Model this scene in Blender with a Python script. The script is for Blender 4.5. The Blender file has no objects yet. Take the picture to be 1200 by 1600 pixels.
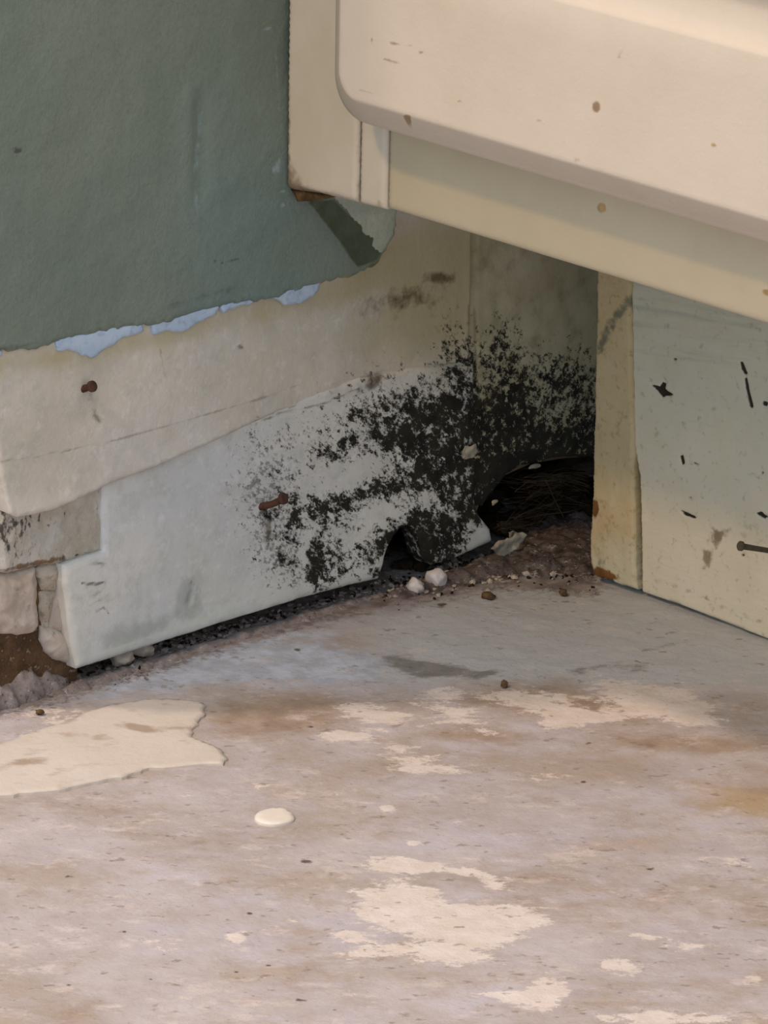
import bpy, bmesh, math, random
import numpy as np
from mathutils import Vector, Matrix
from mathutils.geometry import delaunay_2d_cdt

# ------------------------------------------------------------------ camera
F = 9000.0                      # focal length in pixels of the 1200x1600 frame
PITCH = math.radians(19.0)
AZ = math.radians(44.1)         # angle between the camera's right axis and the wall
ROLL = 0.017
R0 = np.array([math.cos(AZ), -math.sin(AZ), 0.0])
H0 = np.array([math.sin(AZ), math.cos(AZ), 0.0])
FW = H0 * math.cos(PITCH) + np.array([0, 0, -math.sin(PITCH)])
U0 = H0 * math.sin(PITCH) + np.array([0, 0, math.cos(PITCH)])
RT = R0 * math.cos(ROLL) + U0 * math.sin(ROLL)
UP = U0 * math.cos(ROLL) - R0 * math.sin(ROLL)

def ray(px, py):
    return FW + RT * ((px - 600) / F) + UP * ((800 - py) / F)
DIST = 1.5
CAM = -ray(783, 855) * DIST     # the room corner is the world origin

cam_d = bpy.data.cameras.new('camera')
cam_d.sensor_fit = 'VERTICAL'; cam_d.sensor_height = 36.0; cam_d.sensor_width = 27.0
cam_d.lens = F / 1600 * 36.0
cam_d.clip_start = 0.01; cam_d.clip_end = 100
cam = bpy.data.objects.new('camera', cam_d)
bpy.context.scene.collection.objects.link(cam)
M = Matrix(((RT[0], UP[0], -FW[0], CAM[0]), (RT[1], UP[1], -FW[1], CAM[1]), (RT[2], UP[2], -FW[2], CAM[2]), (0, 0, 0, 1)))
cam.matrix_world = M
bpy.context.scene.camera = cam

# ------------------------------------------------------------------ light
sc = bpy.context.scene
sc.view_settings.view_transform = 'Standard'
sc.view_settings.look = 'None'
sc.view_settings.gamma = 1.0
sc.view_settings.use_curve_mapping = False
sc.view_settings.exposure = 0.0
w = bpy.data.worlds.new('world'); sc.world = w; w.use_nodes = True
bg = w.node_tree.nodes['Background']
bg.inputs['Color'].default_value = (0.885, 0.975, 1.09, 1); bg.inputs['Strength'].default_value = 1.05

def aim(o, d):
    o.rotation_euler = Vector(d).to_track_quat('-Z', 'Y').to_euler()
# sunlight that falls steeply through the opening at the left end of the wall
sun_d = bpy.data.lights.new('sun', 'SUN'); sun_d.energy = 1.15; sun_d.angle = math.radians(3); sun_d.color = (1.0, 0.72, 0.56)
sun = bpy.data.objects.new('sun', sun_d); sc.collection.objects.link(sun); aim(sun, (0.36, -0.25, -1.0))
# daylight of a window at the far left of the room, shining along the wall
wd = bpy.data.lights.new('window_light', 'AREA'); wd.shape = 'DISK'; wd.size = 0.22; wd.energy = 31; wd.color = (1.0, 0.58, 0.24)
wl = bpy.data.objects.new('window_light', wd); sc.collection.objects.link(wl)
wl.location = (-2.35, -0.36, 2.5); aim(wl, (2.25, 0.2, -2.4))

# ------------------------------------------------------------------ geometry helpers
def onX(px, py, X):
    d = ray(px, py); return CAM + d * ((X - CAM[0]) / d[0])
def onY(px, py, Y):
    d = ray(px, py); return CAM + d * ((Y - CAM[1]) / d[1])
def onZ(px, py, Z):
    d = ray(px, py); return CAM + d * ((Z - CAM[2]) / d[2])
def proj(P):
    P = np.asarray(P, float) - CAM
    z = P @ FW
    return 600 + F * (P @ RT) / z, 800 - F * (P @ UP) / z

def _h(ix, iy, s):
    ix = ix.astype(np.int64); iy = iy.astype(np.int64)
    n = (ix * 374761393 + iy * 668265263 + s * 1442695041) & 0x7fffffff
    n = ((n ^ (n >> 13)) * 1274126177) & 0x7fffffff
    n = n ^ (n >> 16)
    return (n & 0xffff) / 65535.0
def vnoise(x, y, s=0):
    ix = np.floor(x); iy = np.floor(y); fx = x - ix; fy = y - iy
    fx = fx * fx * (3 - 2 * fx); fy = fy * fy * (3 - 2 * fy)
    a = _h(ix, iy, s); b = _h(ix + 1, iy, s); c = _h(ix, iy + 1, s); d = _h(ix + 1, iy + 1, s)
    return (a + (b - a) * fx) * (1 - fy) + (c + (d - c) * fx) * fy
def fbm(x, y, s=0, o=4):
    x = np.asarray(x, float); y = np.asarray(y, float)
    t = np.zeros(np.broadcast(x, y).shape); a = 0.5
    for k in range(o):
        t += a * vnoise(x * 2 ** k + 17.3 * k, y * 2 ** k - 9.1 * k, s + k); a *= 0.5
    return t / (1 - 0.5 ** o)

def sdist(x, y, poly):
    """signed distance to a closed polygon, positive inside"""
    P = np.asarray(poly, float); Q = np.roll(P, -1, 0)
    x = np.asarray(x, float); y = np.asarray(y, float)
    best = np.full(x.shape, 1e18); ins = np.zeros(x.shape, bool)
    for (ax, ay), (bx, by) in zip(P, Q):
        dx, dy = bx - ax, by - ay
        L = dx * dx + dy * dy
        if L == 0: continue
        t = np.clip(((x - ax) * dx + (y - ay) * dy) / L, 0, 1)
        best = np.minimum(best, (x - ax - t * dx) ** 2 + (y - ay - t * dy) ** 2)
        if dy != 0:
            c = ((ay > y) != (by > y)) & (x < dx * (y - ay) / dy + ax)
            ins ^= c
    d = np.sqrt(best)
    return np.where(ins, d, -d)
def G(x, y, cx, cy, rx, ry, ang=0.0, a=1.0):
    c, s = math.cos(math.radians(ang)), math.sin(math.radians(ang))
    u = ((x - cx) * c + (y - cy) * s) / rx; v = (-(x - cx) * s + (y - cy) * c) / ry
    return a * np.exp(-(u * u + v * v))
def seg(x, y, ax, ay, bx, by, r, a=1.0):
    """soft stroke along a segment"""
    dx, dy = bx - ax, by - ay; L = dx * dx + dy * dy + 1e-9
    t = np.clip(((x - ax) * dx + (y - ay) * dy) / L, 0, 1)
    d2 = (x - ax - t * dx) ** 2 + (y - ay - t * dy) ** 2
    return a * np.exp(-d2 / (r * r))
def pline(x, y, pts, r, a=1.0):
    m = np.zeros(x.shape)
    for (p, q) in zip(pts[:-1], pts[1:]): m = np.maximum(m, seg(x, y, *p, *q, r, a))
    return m
def pmask(x, y, poly, soft=2.0):
    return np.clip(0.5 + sdist(x, y, poly) / soft, 0, 1)

def link(name, me, mat=None, parent=None):
    o = bpy.data.objects.new(name, me); sc.collection.objects.link(o)
    if mat: me.materials.append(mat)
    if parent: o.parent = parent
    return o
def tag(o, label=None, cat=None, group=None, kind=None):
    if label: o['label'] = label
    if cat: o['category'] = cat
    if group: o['group'] = group
    if kind: o['kind'] = kind
    return o

def resample(poly, s):
    out = []
    n = len(poly)
    for i in range(n):
        a = np.array(poly[i], float); b = np.array(poly[(i + 1) % n], float)
        k = max(1, int(math.ceil(np.linalg.norm(b - a) / s)))
        for j in range(k): out.append(a + (b - a) * j / k)
    return np.array(out)

def sheet(name, plane, c, outline, thick, mat, spacing=0.0006, attrs=None, parent=None, relief=None, edge=0.0,
          jag=0.0, dense=None, boxes=(), seed=1, smooth=True, raw=False):
    """A board or a film: its front lies in plane X/Y/Z = c, it is `thick` deep, with an outline given in
    photograph pixels (or, raw, in plane coordinates), a finely meshed front, and a closed back."""
    fn = {'X': onX, 'Y': onY, 'Z': onZ}[plane]
    ia, ib, ic = {'X': (1, 2, 0), 'Y': (0, 2, 1), 'Z': (0, 1, 2)}[plane]
    sgn = {'X': -1, 'Y': -1, 'Z': 1}[plane]          # the side the front faces
    if raw: pol = [tuple(p) for p in outline]
    else:
        pol = []
        for p in outline:
            q = fn(p[0], p[1], c); pol.append((q[ia], q[ib]))
    bsp = spacing * 1.5
    B = resample(pol, bsp)
    if jag:
        rng = np.random.RandomState(seed)
        t = np.roll(B, -1, 0) - np.roll(B, 1, 0)
        nn = np.stack([t[:, 1], -t[:, 0]], 1); nn /= np.linalg.norm(nn, axis=1)[:, None] + 1e-12
        off = (fbm(B[:, 0] / 0.002, B[:, 1] / 0.002, seed, 3) - 0.5) * 2 * jag
        B = B + nn * off[:, None]
    lo = B.min(0); hi = B.max(0)
    if dense is not None:
        dl, dh = dense
        lo = np.maximum(lo, dl); hi = np.minimum(hi, dh)
    gx = np.arange(lo[0], hi[0], spacing); gy = np.arange(lo[1], hi[1], spacing)
    X, Y = np.meshgrid(gx, gy); X = X + (np.arange(len(gy)) % 2)[:, None] * spacing * 0.5
    X = X.ravel(); Y = Y.ravel()
    d = sdist(X, Y, B)
    k = d > spacing * 0.55
    X = X[k]; Y = Y[k]; d = d[k]
    pts = [Vector((float(a), float(b))) for a, b in B] + [Vector((float(a), float(b))) for a, b in zip(X, Y)]
    nb = len(B)
    res = delaunay_2d_cdt(pts, [(i, (i + 1) % nb) for i in range(nb)], [], 1, 1e-7)
    V2 = np.array([tuple(v) for v in res[0]]); faces = [tuple(f) for f in res[2]]
    dv = np.maximum(sdist(V2[:, 0], V2[:, 1], B), 0)
    P = np.zeros((len(V2), 3)); P[:, ia] = V2[:, 0]; P[:, ib] = V2[:, 1]; P[:, ic] = c
    px, py = proj(P)
    off = np.zeros(len(V2))
    if relief is not None: off = off + relief(px, py, V2[:, 0], V2[:, 1], dv)
    if edge:
        t = np.clip(1 - dv / edge, 0, 1); off = off - edge * (1 - np.sqrt(np.maximum(0, 1 - t * t)))
    P[:, ic] += sgn * off
    # boundary loop: edges used once
    from collections import Counter
    ec = Counter()
    A3 = 0
    fl = []
    for f in faces:
        a, b, q = V2[f[0]], V2[f[1]], V2[f[2]]
        cr = (b[0] - a[0]) * (q[1] - a[1]) - (b[1] - a[1]) * (q[0] - a[0])
        if cr < 0: f = tuple(reversed(f))
        fl.append(f)
        for i in range(len(f)): ec[(f[i], f[(i + 1) % len(f)])] += 1
    bd = {a: b for (a, b) in ec if (b, a) not in ec}
    flip = {'X': True, 'Y': False, 'Z': False}[plane]      # ccw in (y,z) faces +x; ccw in (x,z) faces -y; ccw in (x,y) faces +z
    verts = [tuple(p) for p in P]; F3 = [tuple(reversed(f)) if flip else f for f in fl]
    back = {}
    for v in bd:
        q = P[v].copy(); q[ic] = c - sgn * thick; back[v] = len(verts); verts.append(tuple(q))
    for a, b in bd.items():
        if b in back:
            f = (b, a, back[a], back[b]); F3.append(tuple(reversed(f)) if flip else f)
    nside = len(F3)
    seen = set()
    for s0 in list(bd):
        if s0 in seen: continue
        loop = []; v = s0
        while v in bd and v not in seen: seen.add(v); loop.append(back[v]); v = bd[v]
        if len(loop) > 2: F3.append(tuple(loop) if flip else tuple(reversed(loop)))
    pxs = list(px) + [px[v] for v in bd]; pys = list(py) + [py[v] for v in bd]
    for (x0, y0, z0, x1, y1, z1) in boxes:
        n = len(verts)
        for zz in (z0, z1):
            for (xx, yy) in ((x0, y0), (x1, y0), (x1, y1), (x0, y1)):
                verts.append((xx, yy, zz)); pxs.append(-2000); pys.append(-2000)
        F3 += [(n, n + 3, n + 2, n + 1), (n + 4, n + 5, n + 6, n + 7), (n, n + 1, n + 5, n + 4), (n + 1, n + 2, n + 6, n + 5), (n + 2, n + 3, n + 7, n + 6), (n + 3, n, n + 4, n + 7)]
    me = bpy.data.meshes.new(name); me.from_pydata(verts, [], F3); me.update()
    if smooth:
        nf = len(fl); fs = np.zeros(len(me.polygons), bool); fs[:nf] = True
        me.polygons.foreach_set('use_smooth', fs)
    pxs = np.array(pxs); pys = np.array(pys)
    for k, f in (attrs or {}).items():
        a = me.attributes.new(k, 'FLOAT', 'POINT')
        a.data.foreach_set('value', np.clip(f(pxs, pys), 0, 1).astype(np.float32))
    return link(name, me, mat, parent)

def box_mesh(bm, x0, y0, z0, x1, y1, z1):
    m = Matrix.Translation(((x0 + x1) / 2, (y0 + y1) / 2, (z0 + z1) / 2)) @ Matrix.Diagonal((abs(x1 - x0), abs(y1 - y0), abs(z1 - z0), 1))
    bmesh.ops.create_cube(bm, size=1, matrix=m)
def box(name, a, b, mat, parent=None, bevel=0.0):
    bm = bmesh.new(); box_mesh(bm, *a, *b)
    if bevel: bmesh.ops.bevel(bm, geom=bm.edges[:], offset=bevel, segments=2, affect='EDGES', profile=0.5)
    me = bpy.data.meshes.new(name); bm.to_mesh(me); bm.free()
    return link(name, me, mat, parent)

def tube(bm, pts, rad, n=10, cap=True):
    pts = [Vector(p) for p in pts]
    if not hasattr(rad, '__len__'): rad = [rad] * len(pts)
    rings = []
    ref = None
    for i, p in enumerate(pts):
        t = (pts[min(i + 1, len(pts) - 1)] - pts[max(i - 1, 0)]).normalized()
        if ref is None: ref = t.orthogonal().normalized()
        ref = (ref - t * ref.dot(t)).normalized(); s = t.cross(ref)
        rings.append([bm.verts.new(p + (ref * math.cos(2 * math.pi * k / n) + s * math.sin(2 * math.pi * k / n)) * rad[i]) for k in range(n)])
    for a, b in zip(rings[:-1], rings[1:]):
        for k in range(n):
            f = bm.faces.new((a[k], a[(k + 1) % n], b[(k + 1) % n], b[k])); f.smooth = True
    if cap:
        bm.faces.new(list(reversed(rings[0]))); bm.faces.new(rings[-1])
def fin(bm, name, mat, parent=None):
    bmesh.ops.recalc_face_normals(bm, faces=bm.faces[:])
    me = bpy.data.meshes.new(name); bm.to_mesh(me); bm.free(); return link(name, me, mat, parent)

def rock_into(bm, loc, size, seed, rough=0.35, sub=3, rot=None, angular=0.0):
    rnd = random.Random(seed)
    r = bmesh.ops.create_icosphere(bm, subdivisions=sub, radius=1.0)
    vs = r['verts']
    planes = [(Vector((rnd.gauss(0, 1), rnd.gauss(0, 1), rnd.gauss(0, 1))).normalized(), rnd.uniform(0.62, 0.85)) for _ in range(9)]
    o = Vector((rnd.uniform(0, 50), rnd.uniform(0, 50), rnd.uniform(0, 50)))
    from mathutils import noise
    R = rot or Matrix.Rotation(rnd.uniform(0, 6.28), 3, 'Z')
    for v in vs:
        p = v.co.copy()
        for nrm, dd in planes:
            e = p.dot(nrm) - dd
            if e > 0: p -= nrm * e * (0.9 if angular else 0.7)
        p *= 1 + rough * (noise.noise(p * 1.3 + o)) + rough * 0.35 * noise.noise(p * 4 + o)
        p = Vector((p.x * size[0], p.y * size[1], p.z * size[2]))
        v.co = R @ p + Vector(loc)
    for f in set(f for v in vs for f in v.link_faces): f.smooth = not angular
def rock(name, loc, size, seed, mat, parent=None, **kw):
    """the vertices are kept about the object's own origin, at the rock's centre"""
    bm = bmesh.new(); rock_into(bm, (0, 0, 0), size, seed, **kw)
    me = bpy.data.meshes.new(name); bm.to_mesh(me); bm.free()
    o = link(name, me, mat, parent); o.location = loc; return o

# ------------------------------------------------------------------ materials
def lin(c):
    return tuple(((v / 255) / 12.92 if v / 255 <= 0.04045 else ((v / 255 + 0.055) / 1.055) ** 2.4) for v in c) + (1.0,)

def material(name, base, layers=(), rough=0.75, bump=(), spec=0.25):
    """base: (colour a, colour b, noise scale[, contrast]); each layer covers what lies below it:
    dict(attr, col[, col2], s noise scale, amp, t threshold, w softness, k strength, st stretch, rot)"""
    m = bpy.data.materials.new(name); m.use_nodes = True
    nt = m.node_tree; N = nt.nodes; L = nt.links
    bs = N['Principled BSDF']; bs.inputs['Roughness'].default_value = rough
    bs.inputs['Specular IOR Level'].default_value = spec
    tc = N.new('ShaderNodeTexCoord')
    def noise(s, det=5, rgh=0.6, st=(1, 1, 1), rot=(0, 0, 0), off=0.0):
        mp = N.new('ShaderNodeMapping'); mp.inputs['Scale'].default_value = st; mp.inputs['Rotation'].default_value = rot
        mp.inputs['Location'].default_value = (off, off * .7, off * .3)
        L.new(tc.outputs['Object'], mp.inputs['Vector'])
        if any(rot):
            mp.inputs['Scale'].default_value = (1, 1, 1); m2 = N.new('ShaderNodeMapping'); m2.inputs['Scale'].default_value = st
            L.new(mp.outputs[0], m2.inputs['Vector']); mp = m2
        n = N.new('ShaderNodeTexNoise'); n.inputs['Scale'].default_value = s; n.inputs['Detail'].default_value = det
        n.inputs['Roughness'].default_value = rgh
        L.new(mp.outputs[0], n.inputs['Vector']); return n.outputs['Fac']
    def math_(op, a, b=None, clamp=False):
        n = N.new('ShaderNodeMath'); n.operation = op; n.use_clamp = clamp
        for i, v in enumerate((a, b)):
            if v is None: continue
            if isinstance(v, (int, float)): n.inputs[i].default_value = v
            else: L.new(v, n.inputs[i])
        return n.outputs[0]
    def mix(f, a, b):
        n = N.new('ShaderNodeMix'); n.data_type = 'RGBA'
        for sock, v in ((n.inputs[0], f), (n.inputs[6], a), (n.inputs[7], b)):
            if isinstance(v, (int, float)): sock.default_value = v
            elif isinstance(v, tuple): sock.default_value = v
            else: L.new(v, sock)
        return n.outputs[2]
    def remap(v, lo, hi):
        n = N.new('ShaderNodeMapRange'); n.interpolation_type = 'SMOOTHSTEP'
        n.inputs['From Min'].default_value = lo; n.inputs['From Max'].default_value = hi; L.new(v, n.inputs['Value']); return n.outputs[0]
    f = remap(noise(base[2]), 0.5 - (base[3] if len(base) > 3 else 0.2), 0.5 + (base[3] if len(base) > 3 else 0.2))
    col = mix(f, lin(base[0]), lin(base[1]))
    hs = None
    for i, ly in enumerate(layers):
        amp = ly.get('amp', 2.0); t = ly.get('t', 0.5); wd_ = ly.get('w', 0.12)
        n = noise(ly.get('s', 200), ly.get('det', 4), ly.get('rgh', 0.6), ly.get('st', (1, 1, 1)), ly.get('rot', (0, 0, 0)), 3.1 * i)
        v = math_('MULTIPLY', math_('SUBTRACT', n, 0.5), amp)
        if ly.get('attr'):
            a = N.new('ShaderNodeAttribute'); a.attribute_name = ly['attr']
            av = a.outputs['Fac']
            v = math_('ADD', v, av)
            if ly.get('gate', True):           # no attribute, no layer
                g = remap(av, 0.0, ly.get('g', 0.12)); 
            else: g = None
        else: v = math_('ADD', v, ly.get('d', 0.5)); g = None
        v = remap(v, t - wd_, t + wd_)
        if g is not None: v = math_('MULTIPLY', v, g)
        if ly.get('k', 1) != 1: v = math_('MULTIPLY', v, ly['k'])
        c2 = lin(ly['col'])
        if ly.get('col2'):
            c2 = mix(remap(noise(ly.get('s2', 150), 3, .6, off=9 + i), 0.35, 0.65), lin(ly['col']), lin(ly['col2']))
        col = mix(v, col, c2)
        if ly.get('h'):
            hh = math_('MULTIPLY', v, ly['h']); hs = hh if hs is None else math_('ADD', hs, hh)
    L.new(col, bs.inputs['Base Color'])
    prev = None
    for (s, dist, *st) in bump:
        n = noise(s, 6, 0.65, st[0] if st else (1, 1, 1), off=21.0)
        b = N.new('ShaderNodeBump'); b.inputs['Distance'].default_value = dist; b.inputs['Strength'].default_value = 1.0
        L.new(n, b.inputs['Height'])
        if prev: L.new(prev, b.inputs['Normal'])
        prev = b.outputs[0]
    if hs is not None:
        b = N.new('ShaderNodeBump'); b.inputs['Distance'].default_value = 1.0; L.new(hs, b.inputs['Height'])
        if prev: L.new(prev, b.inputs['Normal'])
        prev = b.outputs[0]
    if prev: L.new(prev, bs.inputs['Normal'])
    return m

WALLROT = (0, math.radians(-38), 0)

# ---------------------------------------------------------------- masks on the wall boards (in photograph pixels)
def m_mould(x, y):
    m = np.zeros(x.shape)
    for g in ((700, 690, 75, 70, 0, .62), (650, 700, 90, 60, 20, .35), (720, 560, 34, 55, 0, .50), (785, 540, 40, 50, 0, .50),
              (805, 640, 42, 70, 0, .62), (745, 650, 55, 60, 0, .35), (890, 590, 45, 55, 20, .50), (850, 600, 60, 60, 0, .22),
              (600, 765, 95, 20, -14, .48), (520, 790, 50, 20, 0, .35), (640, 830, 60, 35, 0, .45), (700, 830, 50, 55, 0, .50),
              (570, 870, 95, 45, 0, .55), (430, 840, 50, 50, 0, .1), (492, 900, 20, 40, 0, .62), (500, 800, 60, 30, 0, .3), (600, 620, 60, 40, 0, .15), (520, 705, 50, 22, -20, .38), (580, 660, 90, 50, -15, .26),
              (450, 850, 50, 70, 0, .26), (420, 740, 55, 80, 0, .17), (540, 745, 120, 120, 0, .14), (760, 760, 50, 60, 0, .55),
              (640, 610, 60, 40, 0, .2), (660, 860, 50, 40, 0, .4), (850, 760, 110, 70, 0, .9), (940, 680, 50, 90, 0, .6)):
        m += G(x, y, *g)
    m -= G(x, y, 750, 842, 22, 18, -20, 0.9)
    m -= G(x, y, 590, 805, 45, 14, -12, 0.35)
    m -= G(x, y, 560, 735, 70, 12, -12, 0.2)
    m -= G(x, y, 735, 705, 15, 10, 0, 0.9)
    m -= G(x, y, 474, 830, 6, 90, 0, 0.3)
    m -= G(x, y, 540, 850, 25, 18, 0, 0.2)
    c = np.clip((x - 740) / 40, 0, 1) * np.clip((y - 700) / 40, 0, 1)
    m += G(x, y, 690, 660, 45, 50, 0, .25) + G(x, y, 690, 850, 60, 30, 0, .3) + G(x, y, 860, 690, 90, 36, 0, .5) + G(x, y, 630, 690, 60, 30, -20, .12)
    return np.minimum(m, .88 + .3 * c)
def m_speck(x, y):
    return G(x, y, 440, 880, 60, 60, 0, .6) + G(x, y, 400, 740, 60, 90, 0, .35) + G(x, y, 430, 770, 80, 120, 10, .55) + G(x, y, 560, 650, 110, 50, -15, .5) + G(x, y, 850, 520, 70, 90, 0, .35) + G(x, y, 690, 545, 60, 35, 0, .45)
def m_brown(x, y):      # damp brown stains
    m = G(x, y, 700, 437, 19, 9, 0, 1.0) + G(x, y, 645, 470, 40, 20, -15, .6) + G(x, y, 700, 480, 40, 40, 0, .25) + G(x, y, 585, 490, 25, 25, 0, .3)
    m += G(x, y, 580, 598, 26, 12, -35, .85)
    m += seg(x, y, 142, 612, 155, 660, 6, .45) + seg(x, y, 412, 800, 422, 850, 9, .6)
    m += G(x, y, 296, 925, 14, 26, 0, .35)
    return m
def m_warm(x, y):       # yellowed plaster by the paint edge and in the corner
    e = np.interp(x, [-12, 90, 255, 350, 445, 560, 620, 740], [560, 545, 515, 485, 468, 440, 400, 380])
    m = np.exp(-((y - e - 12) / 26.0) ** 2) * (0.45 + .5 * fbm(x / 40, y / 40, 5))
    m += G(x, y, 690, 450, 110, 130, 0, .9) + G(x, y, 560, 540, 120, 50, -10, .35) + G(x, y, 770, 470, 90, 120, 0, .4)
    return m
def m_line(x, y):
    m = pline(x, y, [(-10, 722), (60, 713), (180, 688), (300, 655), (400, 628), (470, 605)], 2.2, .4)
    m += pline(x, y, [(400, 662), (440, 645), (500, 632), (560, 607)], 1.8, .55)
    m += seg(x, y, 742, 480, 742, 610, 3.0, .5) 
    m += pline(x, y, [(250, 545), (258, 590)], 2, .3) + G(x, y, 381, 544, 5, 3, 20, 1)
    return m
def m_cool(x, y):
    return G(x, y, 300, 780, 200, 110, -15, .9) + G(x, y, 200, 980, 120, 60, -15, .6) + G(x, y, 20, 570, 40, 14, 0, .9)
def m_wear(x, y):
    m = pline(x, y, [(128, 912), (165, 910)], 2.0, .8) + pline(x, y, [(150, 955), (162, 950), (170, 958)], 2.5, .7)
    m += G(x, y, 150, 930, 35, 30, 0, .45) + G(x, y, 150, 880, 20, 8, 0, .5)
    m += pline(x, y, [(300, 907), (292, 935), (299, 945)], 2.0, .5)
    return m
def m_greyp(x, y):
    m = pmask(x, y, [(170, 985), (215, 975), (262, 965), (262, 985), (180, 1010), (160, 1015)], 30)
    m = np.maximum(m, pmask(x, y, [(285, 905), (300, 905), (315, 950), (300, 968), (272, 965), (280, 930)], 22))
    return m
def m_under(x, y):      # a pale bevel along the bottom edge
    e = np.interp(x, [122, 240, 350, 470, 600, 770], [1045, 1008, 972, 935, 903, 848])
    return np.exp(-((y - e + 14) / 3.0) ** 2) * .7
ALLM = dict(mould=m_mould, speck=m_speck, brown=m_brown, warm=m_warm, line=m_line, cool=m_cool, wear=m_wear, greyp=m_greyp, under=m_under)

MOULD = dict(attr='mould', col=(24, 23, 20), col2=(44, 42, 32), s=400, det=7, rgh=.80, amp=3.9, t=.60, w=.15, st=(.72, 1, 1.15), rot=WALLROT, h=0.00008)
board_layers = [
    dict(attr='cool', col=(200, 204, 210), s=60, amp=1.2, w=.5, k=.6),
    dict(attr='warm', col=(178, 168, 130), s=90, amp=1.0, t=.52, w=.5, k=.85),
    dict(attr='greyp', col=(146, 152, 146), s=300, amp=.9, w=.3, k=.5),
    dict(attr='under', col=(205, 208, 196), s=100, amp=.3, t=.4, w=.2, k=.6),
    dict(attr='line', col=(118, 108, 86), s=300, amp=1.0, t=.4, w=.3, k=.75),
    dict(attr='brown', col=(92, 76, 48), col2=(60, 46, 30), s=350, amp=1.6, t=.55, w=.4, k=.85),
    dict(attr='wear', col=(98, 100, 96), s=500, amp=1.6, t=.6, w=.25, st=(.3, 1, 1), k=.8),
    dict(attr='speck', col=(70, 72, 68), s=900, det=4, amp=2.8, t=.92, w=.18, rot=WALLROT, st=(.8, 1, 1.2), k=.6),
    MOULD,
]
board_layers.insert(1, dict(d=.42, col=(168, 172, 164), s=140, det=7, rgh=.75, amp=2.4, t=.6, w=.3, k=.45))
board_layers.insert(2, dict(d=.36, col=(232, 234, 236), s=260, det=7, rgh=.75, amp=2.4, t=.6, w=.2, k=.35))
board_mat = material('old cream board paint', ((202, 203, 196), (214, 215, 210), 40), board_layers, rough=.7,
                     bump=((30, .0006), (500, .00012)))
upper_layers = [dict(board_layers[0], col=(196, 202, 214), k=.4)] + board_layers[1:]
upper_mat = material('cream skirting paint', ((198, 192, 178), (208, 203, 192), 30), upper_layers, rough=.7, bump=((25, .0008), (400, .0001)))
back_mat = material('damp corner plaster', ((172, 164, 132), (190, 186, 158), 60), [
    dict(attr='line', col=(112, 88, 56), s=300, amp=1.0, t=.4, w=.3, k=.75),
    dict(d=.42, col=(120, 108, 74), s=180, amp=1.6, t=.6, w=.3, k=.5),
    dict(attr='speck', col=(60, 60, 50), s=600, amp=2.6, t=.9, w=.15, k=.6),
    dict(MOULD, s=400, st=(.85, 1, 1.05)),
], rough=.8, bump=((60, .0006), (500, .00015)))
core_mat = material('dark rot and cavity shade', ((36, 31, 24), (58, 48, 36), 200), (), rough=.95, bump=((300, .001),), spec=.05)
plaster_mat = material('bare plaster', ((96, 84, 64), (112, 100, 80), 100), (), rough=.9, bump=((200, .0004),))

# ------------------------------------------------------------------ wall
XL = onY(-24, 700, -0.009)[0]               # the wall ends here at the opening
YP = -0.009
# plaster behind the skirting
low = [(-14, 960), (300, 900), (560, 840), (598, 790), (664, 790), (680, 800), (744, 800), (752, 780), (790, 742), (830, 724), (880, 716), (940, 712)]
pl = [tuple(onY(px, py, 0)[[0, 2]]) for px, py in low]
pl[0] = (XL, pl[0][1])
zt = 0.24
pl += [(0.5, pl[-1][1]), (0.5, zt), (XL, zt)]
wall = sheet('wall_left', 'Y', 0.0, pl, 0.035, plaster_mat, spacing=0.003, raw=True, smooth=False,
             boxes=[(XL, 0.0355, 0, 0.5, 0.15, 2.4), (XL, 0, zt, 0.5, 0.035, 2.4)])
wall['kind'] = 'structure'
box('cavity_shade_sheet', (XL, 0.0345, 0.0), (0.4, 0.0353, 0.1), core_mat, wall)  # near-black sheet added behind the gap so the hollow reads as shade

# green paint layer, standing proud of the plaster
gedge = [(-14, 551), (0, 549), (40, 547), (90, 536), (120, 529), (150, 521), (190, 513), (218, 508), (232, 511), (250, 506), (300, 491), (345, 479),
         (380, 474), (410, 470), (432, 463), (460, 458), (500, 445), (530, 437), (560, 428), (588, 414), (600, 396), (612, 380), (622, 352), (618, 300), (640, 200)]
ge = [tuple(onY(px, py, YP)[[0, 2]]) for px, py in gedge]
gz = onY(0, -60, YP)[2]
ge[0] = (XL, ge[0][1])
ge += [(ge[-1][0], gz), (XL, gz)]
def m_dkgreen(x, y):
    return pmask(x, y, [(478, 312), (520, 312), (545, 335), (570, 358), (600, 392), (588, 408), (560, 418), (545, 400), (530, 375), (505, 345)], 12)
def m_pale(x, y):
    m = pmask(x, y, [(518, 305), (640, 300), (628, 360), (612, 385), (600, 398), (582, 385), (585, 372), (568, 365), (566, 352), (550, 340), (545, 330)], 4)
    return m
def m_streak(x, y):
    m = pline(x, y, [(318, 160), (312, 210), (305, 290), (306, 340)], 9, .5) + G(x, y, 430, 262, 7, 12, 20, 1) + pline(x, y, [(396, 55), (436, 38)], 1.6, .8)
    m += pline(x, y, [(432, 70), (436, 170)], 3.5, .55) + G(x, y, 442, 300, 8, 4, 0, 1) + G(x, y, 441, 320, 4, 4, 0, 1)
    m += pline(x, y, [(412, 247), (438, 250)], 1.2, .7)
    return m
def m_dkmark(x, y):
    return G(x, y, 25, 235, 9, 4, 10, 1.2) + pline(x, y, [(335, 408), (352, 412), (372, 404)], 2.5, .7) + pline(x, y, [(262, 480), (320, 462), (380, 448)], 7, .4) + pline(x, y, [(0, 546), (40, 540), (70, 528)], 6, .5)
def m_gcool(x, y):
    return G(x, y, 400, 380, 160, 160, 0, .7) + G(x, y, 380, 460, 100, 16, -15, .8) + G(x, y, 350, 250, 120, 120, 0, .3)
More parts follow.
